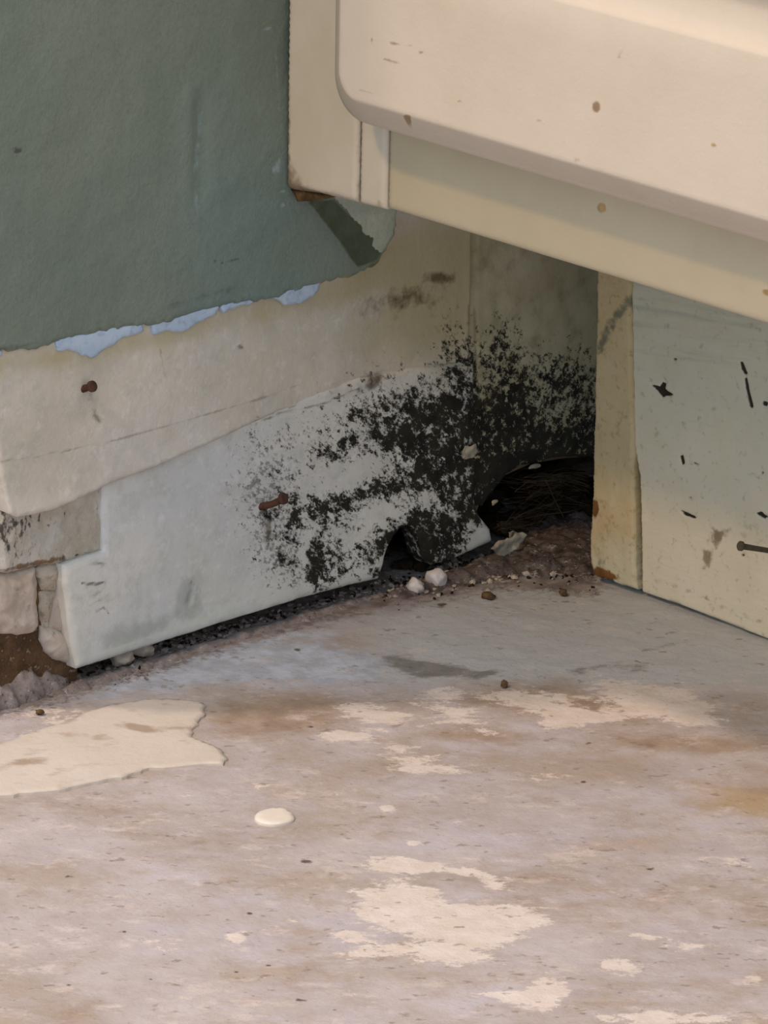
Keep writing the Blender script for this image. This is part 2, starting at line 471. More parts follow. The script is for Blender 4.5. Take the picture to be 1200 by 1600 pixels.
def m_mossy(x, y):
    return pline(x, y, [(500, 447), (560, 430), (592, 412), (610, 388), (621, 355)], 9, .62)
green_mat = material('green wall paint', ((112, 127, 116), (128, 137, 126), 14, .25), [
    dict(attr='gcool', col=(112, 134, 130), s=40, amp=1.0, w=.5, k=.8),
    dict(d=.4, col=(92, 108, 96), s=900, amp=1.6, t=.55, w=.3, k=.35),
    dict(d=.4, col=(126, 142, 134), s=120, amp=1.4, t=.6, w=.3, k=.3),
    dict(attr='dkgreen', col=(66, 76, 52), col2=(80, 92, 70), s=150, amp=.6, t=.5, w=.18, k=.92),
    dict(attr='pale', col=(196, 202, 186), col2=(176, 186, 170), s=300, amp=.5, t=.5, w=.1, k=.9),
    dict(attr='mossy', col=(150, 152, 118), col2=(92, 98, 72), s=350, amp=2.0, t=.55, w=.15, k=.9),
    dict(attr='streak', col=(150, 172, 178), s=400, amp=1.4, t=.6, w=.25, k=.6),
    dict(attr='dkmark', col=(52, 60, 56), s=300, amp=.8, t=.5, w=.3, k=.7),
], rough=.55, bump=((45, .0012), (150, .0004), (900, .00012)), spec=.35)
def relief_green(px, py, a, b, d):
    r = (fbm(a / .03, b / .03, 3, 3) - .5) * .0012 + (fbm(a / .006, b / .006, 8, 3) - .5) * .0003
    r += -.0006 * pline(px, py, [(318, 150), (308, 300)], 14) + .0005 * pline(px, py, [(296, 150), (300, 300)], 14)
    return r
green = sheet('green_paint', 'Y', YP, ge, 0.009, green_mat, spacing=0.0009, raw=True, jag=.0010, parent=wall, relief=relief_green, edge=.0004,
              attrs=dict(dkgreen=m_dkgreen, pale=m_pale, streak=m_streak, dkmark=m_dkmark, gcool=m_gcool, mossy=m_mossy),
              boxes=[(XL, YP, gz, 0.5, 0.0, 2.4)], seed=4)
# pale blue undercoat showing along the torn edge
blue_mat = material('pale blue undercoat', ((168, 190, 214), (184, 202, 222), 200), [
    dict(d=.35, col=(120, 140, 150), s=350, amp=2.0, t=.6, w=.2, k=.5)], rough=.6, bump=((300, .0002),))
for pts in ([(86, 530), (150, 515), (222, 500), (226, 512), (215, 520), (195, 522), (185, 532), (165, 541), (150, 552), (132, 553), (115, 544), (90, 543)],
            [(236, 503), (300, 484), (346, 472), (340, 486), (322, 495), (300, 508), (284, 514), (262, 513), (240, 517)],
            [(345, 474), (400, 462), (396, 475), (372, 479), (350, 484)],
            [(428, 456), (500, 436), (499, 452), (490, 462), (468, 474), (448, 474), (432, 466)],
            [(-14, 545), (6, 545), (5, 557), (-14, 560)]):
    pts = [(a, b + (5 if b > 480 and i > 2 else 2)) for i, (a, b) in enumerate(pts)]
    sheet('undercoat', 'Y', -0.0086, pts, 0.0016, blue_mat, spacing=.0006, jag=.0007, parent=wall, edge=.0003, seed=int(pts[0][0]) + 30)
chip_mat = material('cream paint chips', ((204, 196, 178), (180, 168, 140), 300), (), rough=.7)

# ------------------------------------------------------------------ skirting
UPF = -0.0078; LOF = -0.0062
seam = [(-14, 650), (-4, 700), (3, 745), (10, 785), (14, 803), (24, 808), (52, 803), (85, 795), (120, 780), (150, 766), (163, 758), (210, 741), (250, 726),
        (290, 709), (330, 693), (370, 676), (400, 662), (440, 647), (480, 637), (520, 622), (560, 607), (580, 640), (620, 640), (745, 610), (748, 350), (640, 330), (600, 300), (560, 400), (440, 440), (300, 470), (150, 500), (-14, 530)]
def relief_up(px, py, a, b, d):
    r = (fbm(a / .025, b / .025, 12, 3) - .5) * .0010
    e = np.interp(px, [x for x, y in seam[4:21]], [y for x, y in seam[4:21]])
    r += .0008 * np.exp(-((e - py) / 22.0) ** 2) * np.clip((420 - px) / 200, 0, 1)      # the torn lower lip curls out
    r -= .0024 * np.clip((px - 260) / 340, 0, 1)
    r += .0002 * np.exp(-((px - 744) / 7.0) ** 2)
    return r
up = sheet('baseboard_left', 'Y', UPF, seam, 0.0035, upper_mat, spacing=.0006, attrs=ALLM, relief=relief_up, edge=.0006, jag=.00015, seed=7)
up['kind'] = 'structure'; up['label'] = 'cream upper skirting layer under the torn green paint'
lower = [(170, 715), (163, 740), (160, 800), (163, 862), (130, 873), (100, 884), (100, 910), (104, 940), (108, 980), (114, 1015), (122, 1046), (180, 1028),
         (240, 1009), (300, 990), (350, 973), (410, 955), (470, 936), (540, 918), (594, 905), (600, 885), (606, 860), (617, 838), (627, 826), (640, 822), (652, 832),
         (658, 850), (664, 872), (676, 884), (705, 876), (735, 863), (772, 847), (768, 828), (750, 806), (744, 790), (744, 560), (700, 570), (640, 575), (590, 590), (560, 590), (400, 640), (250, 700)]
def relief_lo(px, py, a, b, d):
    r = (fbm(a / .02, b / .02, 22, 3) - .5) * .0008
    r -= .0005 * np.clip(1 - d / .0016, 0, 1)
    r -= .0008 * G(px, py, 298, 935, 4, 10, 10)
    r -= .0010 * G(px, py, 735, 705, 18, 12)
    return r
lo = sheet('baseboard_left', 'Y', LOF, lower, 0.0060, board_mat, spacing=.0006, attrs=ALLM, relief=relief_lo, edge=.0004, jag=.00012, seed=9)
lo['kind'] = 'structure'; lo['label'] = 'off-white lower skirting board speckled with black mould'
corner = [(728, 350), (728, 790), (752, 790), (772, 765), (792, 740), (812, 728), (835, 724), (862, 716), (900, 713), (930, 716), (980, 720), (1000, 300)]
def relief_c(px, py, a, b, d):
    r = (fbm(a / .015, b / .015, 32, 3) - .5) * .001
    r += .0002 * np.exp(-((px - 748) / 5.0) ** 2)
    return r
co = sheet('trim_1', 'Y', -0.0050, corner, 0.0048, back_mat, spacing=.0006, attrs=dict(mould=m_mould, speck=m_speck, line=m_line), relief=relief_c, edge=.0002, jag=.0006, seed=11)
co['kind'] = 'structure'; co['label'] = 'damp mouldy panel in the corner under the cabinet'

# ------------------------------------------------------------------ cabinet
XF = float(onY(445, 200, YP)[0]); XD = XF - 0.020
cab = bpy.data.objects.new('kitchen_cabinet', None); sc.collection.objects.link(cab); cab.location = (0, 0, 0)
tag(cab, 'cream painted wooden base cabinet over a scuffed toe kick', 'cabinet')
def m_dirtL(x, y):
    m = np.exp(-((x - 447) / 7.0) ** 2) * (.35 + .3 * np.clip(y / 300, 0, 1)) + G(x, y, 462, 285, 16, 22, 0, .5) + G(x, y, 447, 250, 8, 60, 0, .3)
    m += G(x, y, 485, 300, 40, 6, 12, .9) + np.exp(-((x - 558) / 3.0) ** 2) * .35 + G(x, y, 598, 322, 16, 8, 0, .4)
    return m
def m_spots(x, y):
    m = G(x, y, 940, 325, 7, 7, 0, 1.3) + G(x, y, 932, 167, 7, 10, 0, .9) + G(x, y, 1115, 227, 6, 6, 0, .75) + G(x, y, 968, 88, 5, 5, 0, .6) + G(x, y, 778, 6, 6, 5, 0, .7)
    m += G(x, y, 1198, 457, 8, 5, 0, 1.0) + G(x, y, 636, 183, 6, 4, 0, 1.2) + G(x, y, 606, 181, 5, 3, 0, .6) + G(x, y, 980, 292, 5, 3, 0, .5)
    return m
def m_scr(x, y):
    m = pline(x, y, [(560, 56), (580, 62), (600, 66)], 1.5, .6) + pline(x, y, [(612, 68), (640, 72), (660, 82)], 1.7, .7) + pline(x, y, [(600, 92), (624, 100)], 1.2, .5)
    m += pline(x, y, [(716, 158), (726, 164)], 2, .6) + pline(x, y, [(838, 186), (848, 192)], 1.6, .5) + pline(x, y, [(560, 140), (584, 146)], 1.2, .4) + pline(x, y, [(1165, 345), (1200, 356)], 2.5, .6)
    m += G(x, y, 882, 220, 6, 4, 0, .4) + G(x, y, 902, 250, 7, 4, 0, .4)
    return m
CA = dict(dirt=m_dirtL, spots=m_spots, scr=m_scr)
cl = [dict(attr='dirt', col=(128, 104, 76), col2=(92, 70, 46), s=300, amp=1.4, t=.5, w=.35, k=.8),
      dict(attr='spots', col=(176, 146, 84), col2=(120, 90, 50), s=300, amp=.5, t=.45, w=.2, k=.8),
      dict(attr='scr', col=(150, 132, 110), s=400, amp=.8, t=.4, w=.25, k=.8)]
frame_mat = material('cream frame paint', ((196, 189, 170), (206, 200, 185), 40), cl, rough=.45, bump=((60, .0003), (700, .00006)), spec=.4)
rail_mat = material('buff rail paint', ((186, 177, 150), (192, 183, 157), 40), cl, rough=.45, bump=((60, .0003), (700, .00006)), spec=.4)
door_mat = material('cream door paint', ((204, 193, 174), (210, 200, 183), 25), cl, rough=.38, bump=((40, .0004), (800, .00005)), spec=.45)

def line_ext(p, q, X, y):
    a = onX(*p, X); b = onX(*q, X); t = (y - a[1]) / (b[1] - a[1]); return float(a[2] + (b[2] - a[2]) * t)
YR = -0.75
ZC = 0.80
stile_pts = [tuple(onX(px, py, XF)[[1, 2]]) for px, py in ((446, 284), (448, 293), (456, 297), (500, 303), (557, 317))]
yg = stile_pts[-1][0]
ytop = stile_pts[0][0]
ztp = 0.30
def relief_f(px, py, a, b, d): return (fbm(a / .02, b / .02, 41, 3) - .5) * .0003
stile = sheet('stile', 'X', XF, [(ytop, ztp)] + stile_pts + [(yg, ztp)], 0.019, frame_mat, spacing=.0009, raw=True, attrs=CA, parent=cab, relief=relief_f, edge=.0009,
              boxes=[(XF, yg, ztp, XF + .019, ytop, ZC)], seed=51)
a2 = onX(560, 318, XF); b2 = onX(602, 328, XF)
inner = sheet('inner_stile', 'X', XF, [(a2[1] - .00008, ztp), (a2[1] - .00008, a2[2]), (b2[1], b2[2]), (b2[1], ztp)], 0.019, frame_mat, spacing=.0009, raw=True, attrs=CA,
              parent=cab, relief=relief_f, edge=.0008, seed=52, boxes=[(XF, b2[1], ztp, XF + .019, a2[1], ZC)])
zr = line_ext((602, 328), (1200, 511), XF, YR)
ztop2 = b2[2] + .030
rp = [(b2[1], ztop2), (b2[1], b2[2])]
for k in range(1, 9):
    q = onX(602 + (1200 - 602) * k / 8, 328 + (511 - 328) * k / 8, XF); rp.append((q[1], q[2]))
rp += [(YR, zr), (YR, ztop2)]
rail = sheet('bottom_rail', 'X', XF, rp, 0.019, rail_mat, spacing=.0009, raw=True, attrs=CA, parent=cab, relief=relief_f, edge=.0022, seed=53,
             dense=(np.array([-.30, -1]), np.array([1, 1])))
zb = b2[2] + .004
box('bottom_panel', (XF + .0195, YR, zb), (0.45, YP - .001, zb + .016), plaster_mat, cab)
box('side_panel', (XF + .0195, YP - .017, zb + .0165), (0.45, YP - .001, ZC), frame_mat, cab)
box('front_panel', (XF + .002, YR, ztop2 + .0005), (XF + .015, b2[1] - .0005, ZC), rail_mat, cab)
# splintered brown foot of the stile
wood_mat = material('raw brown wood', ((112, 88, 56), (66, 50, 32), 250), (), rough=.85, bump=((300, .0003, (1, 1, .3)),))
q0 = onX(440, 300, XF + .004)
sp = sheet('splintered_end', 'X', XF + .0015, [(450, 295), (470, 296), (520, 306), (517, 309), (490, 315), (462, 316), (458, 306)], 0.012, wood_mat, spacing=.0008, jag=.0003, parent=cab, edge=.0005)

# the door: nested rounded rectangles, from the back to the face and into its sunken panel
def door():
    Xo = XD + .0050
    A = onX(530, 60, XD); yl = float(onX(519, 60, XD)[1]) + .0048
    def zline(y): return line_ext((693, 231), (1200, 381), Xo, y)
    yr = YR + .02; zt_ = .74
    def loop(ins, X):
        y0 = yl - ins; y1 = yr + ins; r = max(.0105 - ins * .6, .0028) if ins < .02 else .006
        out = []
        def arc(cy, cz, a0, a1, n=9):
            for k in range(n):
                a = math.radians(a0 + (a1 - a0) * k / (n - 1)); out.append((cy + r * math.cos(a), cz + r * math.sin(a)))
        zl = lambda y: zline(y) + ins
        arc(y0 - r, zl(y0 - r) + r, 0, -90); 
        ya, yb = y0 - r, y1 + r; ym = min(-.19, ya - .05)
        for k in range(1, 230): yy = ya + (ym - ya) * k / 230; out.append((yy, zl(yy)))
        for k in range(0, 8): yy = ym + (yb - ym) * k / 8; out.append((yy, zl(yy)))
        arc(y1 + r, zl(y1 + r) + r, -90, -180)
        arc(y1 + r, zt_ - ins - r, 180, 90)
        arc(y0 - r, zt_ - ins - r, 90, 0)
        za = zl(y0 - r) + r
        for k in range(60): out.append((y0, .27 + (za - .27) * k / 60))
        return [(X, a, b) for a, b in out]
    W = PW
    prof = [(0, XF - .0003), (0, XD + .0070), (.0002, XD + .0054), (.0012, XD + .0050), (.0015, XD + .0045), (.0064, XD + .0008), (.0069, XD + .0002), (.0075, XD)]
    prof += [(.0075 + (W - .0085 - .0075) * k / 34, XD) for k in range(1, 35)]
    prof += [(W - .0006, XD), (W, XD + .0002), (W + .0006, XD + .0008), (W + .0012, XD + .0016), (W + .004, XD + .0030), (W + .008, XD + .0036), (W + .0105, XD + .0035), (W + .0112, XD + .0028), (W + .012, XD + .0025), (W + .016, XD + .0025)]
    bm = bmesh.new(); rings = []
    for ins, X in prof: rings.append([bm.verts.new(p) for p in loop(ins, X)])
    for a, b in zip(rings[:-1], rings[1:]):
        n = len(a)
        for k in range(n):
            f = bm.faces.new((a[k], a[(k + 1) % n], b[(k + 1) % n], b[k])); f.smooth = True
    bm.faces.new(rings[0]); bm.faces.new(rings[-1])
    bmesh.ops.recalc_face_normals(bm, faces=bm.faces[:])
    me = bpy.data.meshes.new('door'); bm.to_mesh(me); bm.free()
    co_ = np.array([v.co[:] for v in me.vertices]); px, py = proj(co_)
    for k, f in CA.items():
        a = me.attributes.new(k, 'FLOAT', 'POINT'); v = f(px, py) if k != 'dirt' else px * 0
        a.data.foreach_set('value', np.clip(v, 0, 1).astype(np.float32))
    return link('door', me, door_mat, cab)
# width of the door's outer frame, from the bright edge of its sunken panel
e1 = onX(1030, 42, XD); PW = float(e1[2] - line_ext((693, 231), (1200, 381), XD + .0050, e1[1]))
dr = door()
# toe kick
def m_chip(x, y):
    m = pmask(x, y, [(1016, 600), (1030, 604), (1034, 597), (1040, 600), (1038, 608), (1054, 619), (1040, 618), (1036, 622), (1030, 615)], 3)
    for poly in ([(1156, 564), (1160, 566), (1167, 584), (1164, 587), (1158, 578)], [(1162, 590), (1166, 590), (1170, 612), (1176, 636), (1172, 638), (1166, 616)],
                 [(1063, 711), (1067, 711), (1070, 724), (1066, 726)], [(1083, 722), (1092, 726), (1091, 728), (1084, 726)], [(1062, 797), (1072, 801), (1089, 808), (1085, 810), (1070, 806)],
                 [(1180, 800), (1190, 800), (1200, 808), (1196, 810), (1186, 806)], [(1190, 628), (1198, 628), (1198, 636), (1192, 634)]):
        m = np.maximum(m, pmask(x, y, poly, 2.5))
    m = np.maximum(m, G(x, y, 1078, 778, 4, 2.5, 0, .7)); m = np.maximum(m, G(x, y, 1191, 739, 3, 4, 0, .7)); m = np.maximum(m, G(x, y, 1054, 562, 3, 3, 0, .8)); m = np.maximum(m, G(x, y, 1160, 868, 3.5, 2.5, 0, .9))
    return m
def m_tstain_shadow(x, y):
    return G(x, y, 1122, 835, 16, 12, 0, .7) + G(x, y, 1104, 872, 8, 14, 10, 1.0) + G(x, y, 1118, 850, 8, 20, 15, .4) + pline(x, y, [(1020, 905), (1080, 925), (1130, 948), (1200, 975)], 4, .35) + G(x, y, 1180, 830, 40, 14, 30, .3)  # stains and caulk line; the last blot paints the nail's faint shadow
def m_tshade(x, y):
    return np.clip((760 + (x - 1050) * .25 - y) / 160, 0, 1) * .8 + G(x, y, 1160, 760, 60, 40, 0, .3)  # greener upper part: the shade under the cabinet put into the colour
def m_grain(x, y): return np.clip((700 - y) / 200, 0, 1) * .55 + .1
def m_pdark(x, y):
    return pline(x, y, [(982, 468), (965, 495), (945, 520), (936, 548)], 10, .75) + G(x, y, 938, 470, 6, 12, 0, .4) + G(x, y, 930, 850, 8, 60, 0, .3) + G(x, y, 938, 880, 12, 20, 0, .4)
def m_rust(x, y):
    return G(x, y, 929, 795, 7, 16, 0, 1.1) + G(x, y, 948, 900, 22, 8, 15, 1.0) + G(x, y, 936, 890, 8, 10, 0, .6)
def m_lowpale(x, y): return np.clip((y - 800) / 100, 0, 1)
toe_mat = material('pale green toe kick paint', ((202, 196, 172), (210, 204, 184), 50), [
    dict(attr='tshade', col=(192, 196, 182), col2=(190, 192, 172), s=60, amp=.8, w=.45, k=.8),
    dict(attr='grain', col=(140, 150, 140), s=220, amp=2.2, t=.75, w=.3, st=(.5, .12, 1.6), rot=(math.radians(6), 0, 0), k=.4),
    dict(attr='tstain_shadow', col=(122, 104, 72), col2=(96, 78, 54), s=400, amp=1.8, t=.55, w=.3, k=.8),
    dict(d=.28, col=(120, 118, 96), s=420, amp=2.0, t=.6, w=.2, k=.5),
    dict(attr='chip', col=(38, 32, 24), s=600, amp=.5, t=.45, w=.2)], rough=.6, bump=((60, .0005), (250, .00025, (.5, .2, 1.5))), spec=.3)
post_mat = material('yellowed post paint', ((184, 168, 128), (192, 178, 144), 80), [
    dict(attr='lowpale', col=(194, 190, 164), s=150, amp=1.0, w=.4, k=.8),
    dict(d=.34, col=(136, 116, 74), s=500, amp=2.2, t=.6, w=.2, k=.45),
    dict(attr='pdark', col=(84, 86, 70), col2=(110, 116, 100), s=350, amp=1.8, t=.6, w=.3, k=.85),
    dict(attr='rust', col=(92, 62, 40), col2=(122, 86, 46), s=500, det=6, amp=1.6, t=.55, w=.2)], rough=.75, bump=((120, .0005), (500, .0002)), spec=.2)
zk = line_ext((1000, 924), (1200, 1000), 0.0, YR)
tb = [tuple(onX(px, py, 0.0)[[1, 2]]) for px, py in ((984, 400), (986, 560), (990, 690), (999, 745), (1002, 925), (1060, 945), (1130, 972), (1200, 999))]
tb += [(YR, zk), (YR, tb[0][1])]
tb = [(a, max(b, 0.0)) for a, b in tb]
toe = sheet('toe_kick_board', 'X', 0.0, tb, .012, toe_mat, spacing=.00055, raw=True, parent=cab, edge=.0006, seed=71, dense=(np.array([-.20, -1]), np.array([1, 1])),
            attrs=dict(tshade=m_tshade, grain=m_grain, tstain_shadow=m_tstain_shadow, chip=m_chip), relief=lambda px, py, a, b, d: (fbm(a / .02, b / .02, 72, 3) - .5) * .0006 - .0006 * m_chip(px, py))
pp = [(932, 400), (931, 480), (929, 548), (928, 640), (926, 740), (923, 790), (920, 850), (922, 882), (930, 902), (960, 912), (992, 921), (991, 880), (990, 780), (989, 700), (987.5, 640), (985, 560), (983, 400)]
def relief_p(px, py, a, b, d): return (fbm(a / .006, b / .012, 82, 3) - .5) * .0007
post = sheet('corner_post', 'X', -.0012, pp, .014, post_mat, spacing=.0005, parent=cab, edge=.0009, jag=.0004, seed=80, relief=relief_p,
             attrs=dict(lowpale=m_lowpale, pdark=m_pdark, rust=m_rust))

# ------------------------------------------------------------------ floor
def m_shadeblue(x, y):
    return G(x, y, 500, 1042, 140, 28, 0, 1.15) + G(x, y, 250, 1062, 170, 22, -8, .9) + G(x, y, 400, 1010, 160, 28, -12, .7)  # bluish-white floor patches, which also carry the shade's blue tint as colour
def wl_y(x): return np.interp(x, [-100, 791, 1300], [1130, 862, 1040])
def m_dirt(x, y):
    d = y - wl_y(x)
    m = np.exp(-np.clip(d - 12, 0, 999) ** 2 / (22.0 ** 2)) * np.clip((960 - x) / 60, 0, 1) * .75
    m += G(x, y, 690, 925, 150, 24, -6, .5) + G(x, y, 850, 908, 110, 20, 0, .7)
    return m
def m_mauve(x, y):
    return G(x, y, 420, 985, 170, 22, -16, .8) + G(x, y, 640, 940, 130, 22, -10, .7) + G(x, y, 180, 1050, 100, 16, -8, .5)
def m_brownf(x, y):
    m = G(x, y, 440, 1118, 120, 32, -4, 1.1) + G(x, y, 850, 1095, 170, 28, 4, .9) + G(x, y, 1080, 1160, 150, 14, 3, .9) + G(x, y, 760, 1150, 120, 10, 3, .45)
    m += G(x, y, 215, 1137, 28, 9, 15, .95) + G(x, y, 165, 1150, 28, 8, 0, .6) + G(x, y, 120, 1262, 140, 18, 4, .45) + G(x, y, 1180, 1240, 90, 30, 0, .45)
    m += G(x, y, 900, 1400, 260, 50, 0, .4) + G(x, y, 330, 1310, 160, 36, 0, .35) + G(x, y, 480, 1530, 120, 36, 0, .4) + G(x, y, 100, 1585, 60, 20, 0, .5)
    m += G(x, y, 600, 1290, 80, 20, 0, .35) + G(x, y, 950, 1560, 150, 50, 0, .3)
    return m
def m_yellow(x, y): return G(x, y, 1160, 1250, 90, 26, 6, .9) + G(x, y, 1000, 1320, 160, 24, -8, .5) + G(x, y, 420, 1520, 60, 14, 0, .4)
def m_white(x, y):
    m = np.zeros(x.shape)
    for g in ((620, 1352, 48, 14, 6, .95), (720, 1362, 70, 9, 9, .8), (780, 1385, 28, 9, 12, .8), (650, 1392, 60, 16, 0, .6), (650, 1425, 90, 28, 4, .8), (700, 1450, 120, 30, 4, .4), (590, 1400, 40, 30, 0, .35), (545, 1460, 36, 10, 5, .7), (800, 1430, 65, 20, 0, .85), (745, 1460, 60, 20, 0, .8),
              (600, 1485, 90, 16, 0, .6), (720, 1500, 60, 14, 0, .45), (640, 1180, 90, 22, 18, .45), (560, 1110, 60, 18, 10, .4), (690, 1490, 40, 10, 0, .7), (860, 1548, 36, 24, 0, .85), (800, 1560, 46, 13, 10, .8), (975, 1510, 42, 18, 12, .7), (1050, 1592, 110, 12, 0, .85), (1015, 1465, 30, 8, 0, .55), (1130, 1345, 60, 12, 4, .5),
              (1180, 1530, 30, 14, 0, .55), (370, 1465, 26, 14, -20, .6), (440, 1440, 40, 8, -8, .4), (605, 1264, 14, 7, 0, 1.0), (648, 1318, 15, 5, 0, 1.0), (536, 1150, 36, 9, 4, .9), (405, 1228, 24, 8, -5, .7), (600, 1120, 60, 20, 10, .45),
              (720, 1120, 70, 24, 14, .55), (880, 1128, 40, 12, -6, .95), (830, 1100, 60, 16, 12, .5), (1050, 1110, 80, 16, 14, .75), (1000, 1085, 80, 12, 8, .6), (920, 1120, 50, 10, 0, .6), (660, 1200, 60, 12, 0, .45), (1060, 1085, 60, 20, 20, .5), (820, 1085, 120, 18, 6, .35), (960, 1110, 120, 18, 6, .35),
              (110, 1130, 80, 24, -8, .5), (40, 1110, 50, 14, 0, .4), (970, 1065, 60, 10, 10, .5), (520, 1240, 30, 8, 0, .45), (300, 1240, 60, 10, 0, .3), (690, 1085, 40, 12, 0, .5), (250, 1475, 60, 18, 0, .35), (860, 1215, 50, 9, 0, .5), (1080, 1480, 50, 12, 0, .4)):
        m += G(x, y, *g)
    m -= G(x, y, 700, 1372, 36, 8, 6, .7) + G(x, y, 745, 1400, 60, 7, 4, .7)
    return m * 1.12
def m_smudge(x, y):
    m = G(x, y, 640, 1040, 46, 13, 18, 1.0) + G(x, y, 700, 1046, 60, 12, 8, .95) + G(x, y, 760, 1052, 30, 5, -8, .7) + G(x, y, 920, 1045, 45, 9, -8, .7) + G(x, y, 990, 1043, 30, 9, 0, .6) + G(x, y, 1040, 1010, 50, 4, -12, .6)
    m += G(x, y, 700, 1010, 60, 5, -10, .4) + G(x, y, 590, 1065, 60, 6, -6, .5) + G(x, y, 830, 1018, 20, 4, 0, .5)
    return m
def m_spk(x, y):
    m = np.zeros(x.shape)
    for cx, cy, r in ((788, 1072, 6), (920, 1162, 5), (912, 1222, 5), (465, 1015, 8), (62, 1113, 6), (190, 1110, 4), (260, 1305, 5), (478, 1346, 10), (418, 1508, 6), (235, 1530, 5), (108, 1540, 7), (390, 1425, 5), (109, 1371, 7),
                      (470, 1563, 8), (394, 1555, 5), (232, 1397, 4), (195, 1457, 4), (885 + 131, 1359, 8), (148, 1197, 5), (338, 1183, 4), (95, 1188, 4), (484, 1135, 7), (370, 1518, 4), (524, 1578, 4), (840, 1594, 4), (880, 928, 7), (640, 925, 8), (690, 945, 9)):
        m += G(x, y, cx, cy, r, max(2.0, r * .33), 0, 1.0)
    return m
def m_cream(x, y): return G(x, y, 100, 1180, 260, 40, -8, .4) + G(x, y, 950, 1100, 200, 30, 5, .5)
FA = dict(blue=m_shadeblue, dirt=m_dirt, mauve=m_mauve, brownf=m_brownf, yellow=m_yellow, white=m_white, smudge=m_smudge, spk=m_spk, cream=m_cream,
          shadegrey=lambda x, y: np.clip((1085 - y) / 30, 0, 1) * np.clip((x - 480) / 200, 0, 1))  # pale grey-blue tint painted where the floor lies in shade
FR = (0, 0, AZ)
FST = (.6, .95, 1)
floor_mat = material('worn concrete floor', ((172, 164, 162), (190, 184, 186), 34, .2), [
    dict(d=.48, col=(162, 146, 126), s=26, det=9, rgh=.72, amp=3.0, t=.58, w=.28, k=.6),
    dict(d=.40, col=(190, 188, 198), s=38, det=9, rgh=.75, amp=3.0, t=.58, w=.25, k=.6, rot=FR, st=FST),
    dict(d=.34, col=(206, 196, 188), s=60, det=10, rgh=.8, amp=3.2, t=.66, w=.12, k=.6, rot=FR, st=FST),
    dict(attr='shadegrey', col=(186, 192, 197), s=80, amp=.8, w=.5, k=.9),
    dict(attr='cream', col=(208, 194, 174), s=100, amp=1.6, w=.25, k=.6),
    dict(attr='mauve', col=(156, 152, 160), s=120, amp=1.4, w=.4, k=.8),
    dict(attr='brownf', col=(146, 126, 106), col2=(164, 146, 126), s=110, det=8, rgh=.75, amp=1.5, t=.42, w=.4, k=.85, rot=FR, st=FST),
    dict(attr='yellow', col=(180, 156, 114), s=90, amp=1.4, t=.55, w=.4, k=.6),
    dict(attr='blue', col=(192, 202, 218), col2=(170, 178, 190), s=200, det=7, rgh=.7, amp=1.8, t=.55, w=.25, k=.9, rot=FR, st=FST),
    dict(d=.34, col=(214, 204, 200), s=130, det=9, rgh=.8, amp=2.6, t=.62, w=.2, k=.65, rot=FR, st=FST),
    dict(attr='white', col=(224, 216, 210), col2=(216, 206, 196), s=210, det=10, rgh=.8, amp=3.0, t=.52, w=.10, k=.85, rot=FR, st=FST),
    dict(d=.28, col=(128, 112, 98), s=420, det=3, amp=2.0, t=.62, w=.1, k=.6, rot=FR, st=FST),
    dict(attr='smudge', col=(112, 106, 96), col2=(90, 84, 74), s=240, det=8, rgh=.8, amp=2.6, t=.62, w=.3, k=.7, rot=FR, st=FST),
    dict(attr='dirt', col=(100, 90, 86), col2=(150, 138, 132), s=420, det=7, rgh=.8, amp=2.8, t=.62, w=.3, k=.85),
    dict(attr='spk', col=(70, 58, 46), s=500, amp=1.0, t=.5, w=.2, k=.85),
], rough=.62, bump=((25, .0012), (180, .0004), (700, .00012)), spec=.3)
fx0, fx1, fy0, fy1 = -.46, 0.06, -.46, .034
def relief_fl(px, py, a, b, d):
    r = (fbm(a / .05, b / .05, 91, 3) - .5) * .0012
    r *= np.clip((py - wl_y(px) - 10) / 120, 0, 1)      # settles level where the walls stand on it
    return r + .0004 * (fbm(a / .004, b / .004, 93, 3) - .5)
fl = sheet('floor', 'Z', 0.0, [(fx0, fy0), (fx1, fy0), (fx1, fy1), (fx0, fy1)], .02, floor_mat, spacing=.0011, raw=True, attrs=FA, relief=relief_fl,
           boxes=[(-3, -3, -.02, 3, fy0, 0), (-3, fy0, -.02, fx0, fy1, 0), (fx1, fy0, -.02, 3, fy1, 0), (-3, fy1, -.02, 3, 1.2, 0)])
fl['kind'] = 'structure'
# raised films of old paint on the floor
film_mat = material('cream floor paint', ((206, 197, 186), (212, 204, 195), 60), [
    dict(attr='filmworn', col=(160, 142, 122), s=180, det=7, amp=1.8, t=.6, w=.25, k=.8, rot=FR, st=FST),
    dict(d=.3, col=(176, 158, 140), s=200, det=6, amp=2.2, t=.62, w=.2, k=.6, rot=FR, st=FST)], rough=.5, bump=((120, .0004), (600, .0001)), spec=.3)
ZF = .0009
sheet('paint_film', 'Z', ZF, [(-40, 1250), (0, 1241), (60, 1235), (103, 1231), (140, 1220), (200, 1211), (222, 1200), (290, 1194), (345, 1190), (357, 1183), (345, 1168), (322, 1160), (300, 1146), (306, 1130), (322, 1112), (318, 1096), (280, 1090), (230, 1091), (180, 1098), (140, 1108), (110, 1124), (70, 1136), (30, 1150), (0, 1160), (-40, 1165)], .0012, film_mat, spacing=.0012, jag=.0012, parent=fl, edge=.0003, seed=101,
      attrs=dict(filmworn=lambda x, y: G(x, y, 35, 1192, 60, 9, -8, .9) + G(x, y, 215, 1137, 28, 8, 15, .95) + G(x, y, 165, 1152, 26, 8, 0, .7) + G(x, y, 60, 1150, 90, 14, -8, .5) + G(x, y, 270, 1135, 40, 14, 0, .4)))
oval = [(429 + 31 * math.cos(t) * (1 + .05 * math.sin(3 * t)), 1273 + 13.5 * math.sin(t) * (1 + .06 * math.cos(2 * t + 1))) for t in np.linspace(0, 2 * math.pi, 40, endpoint=False)]
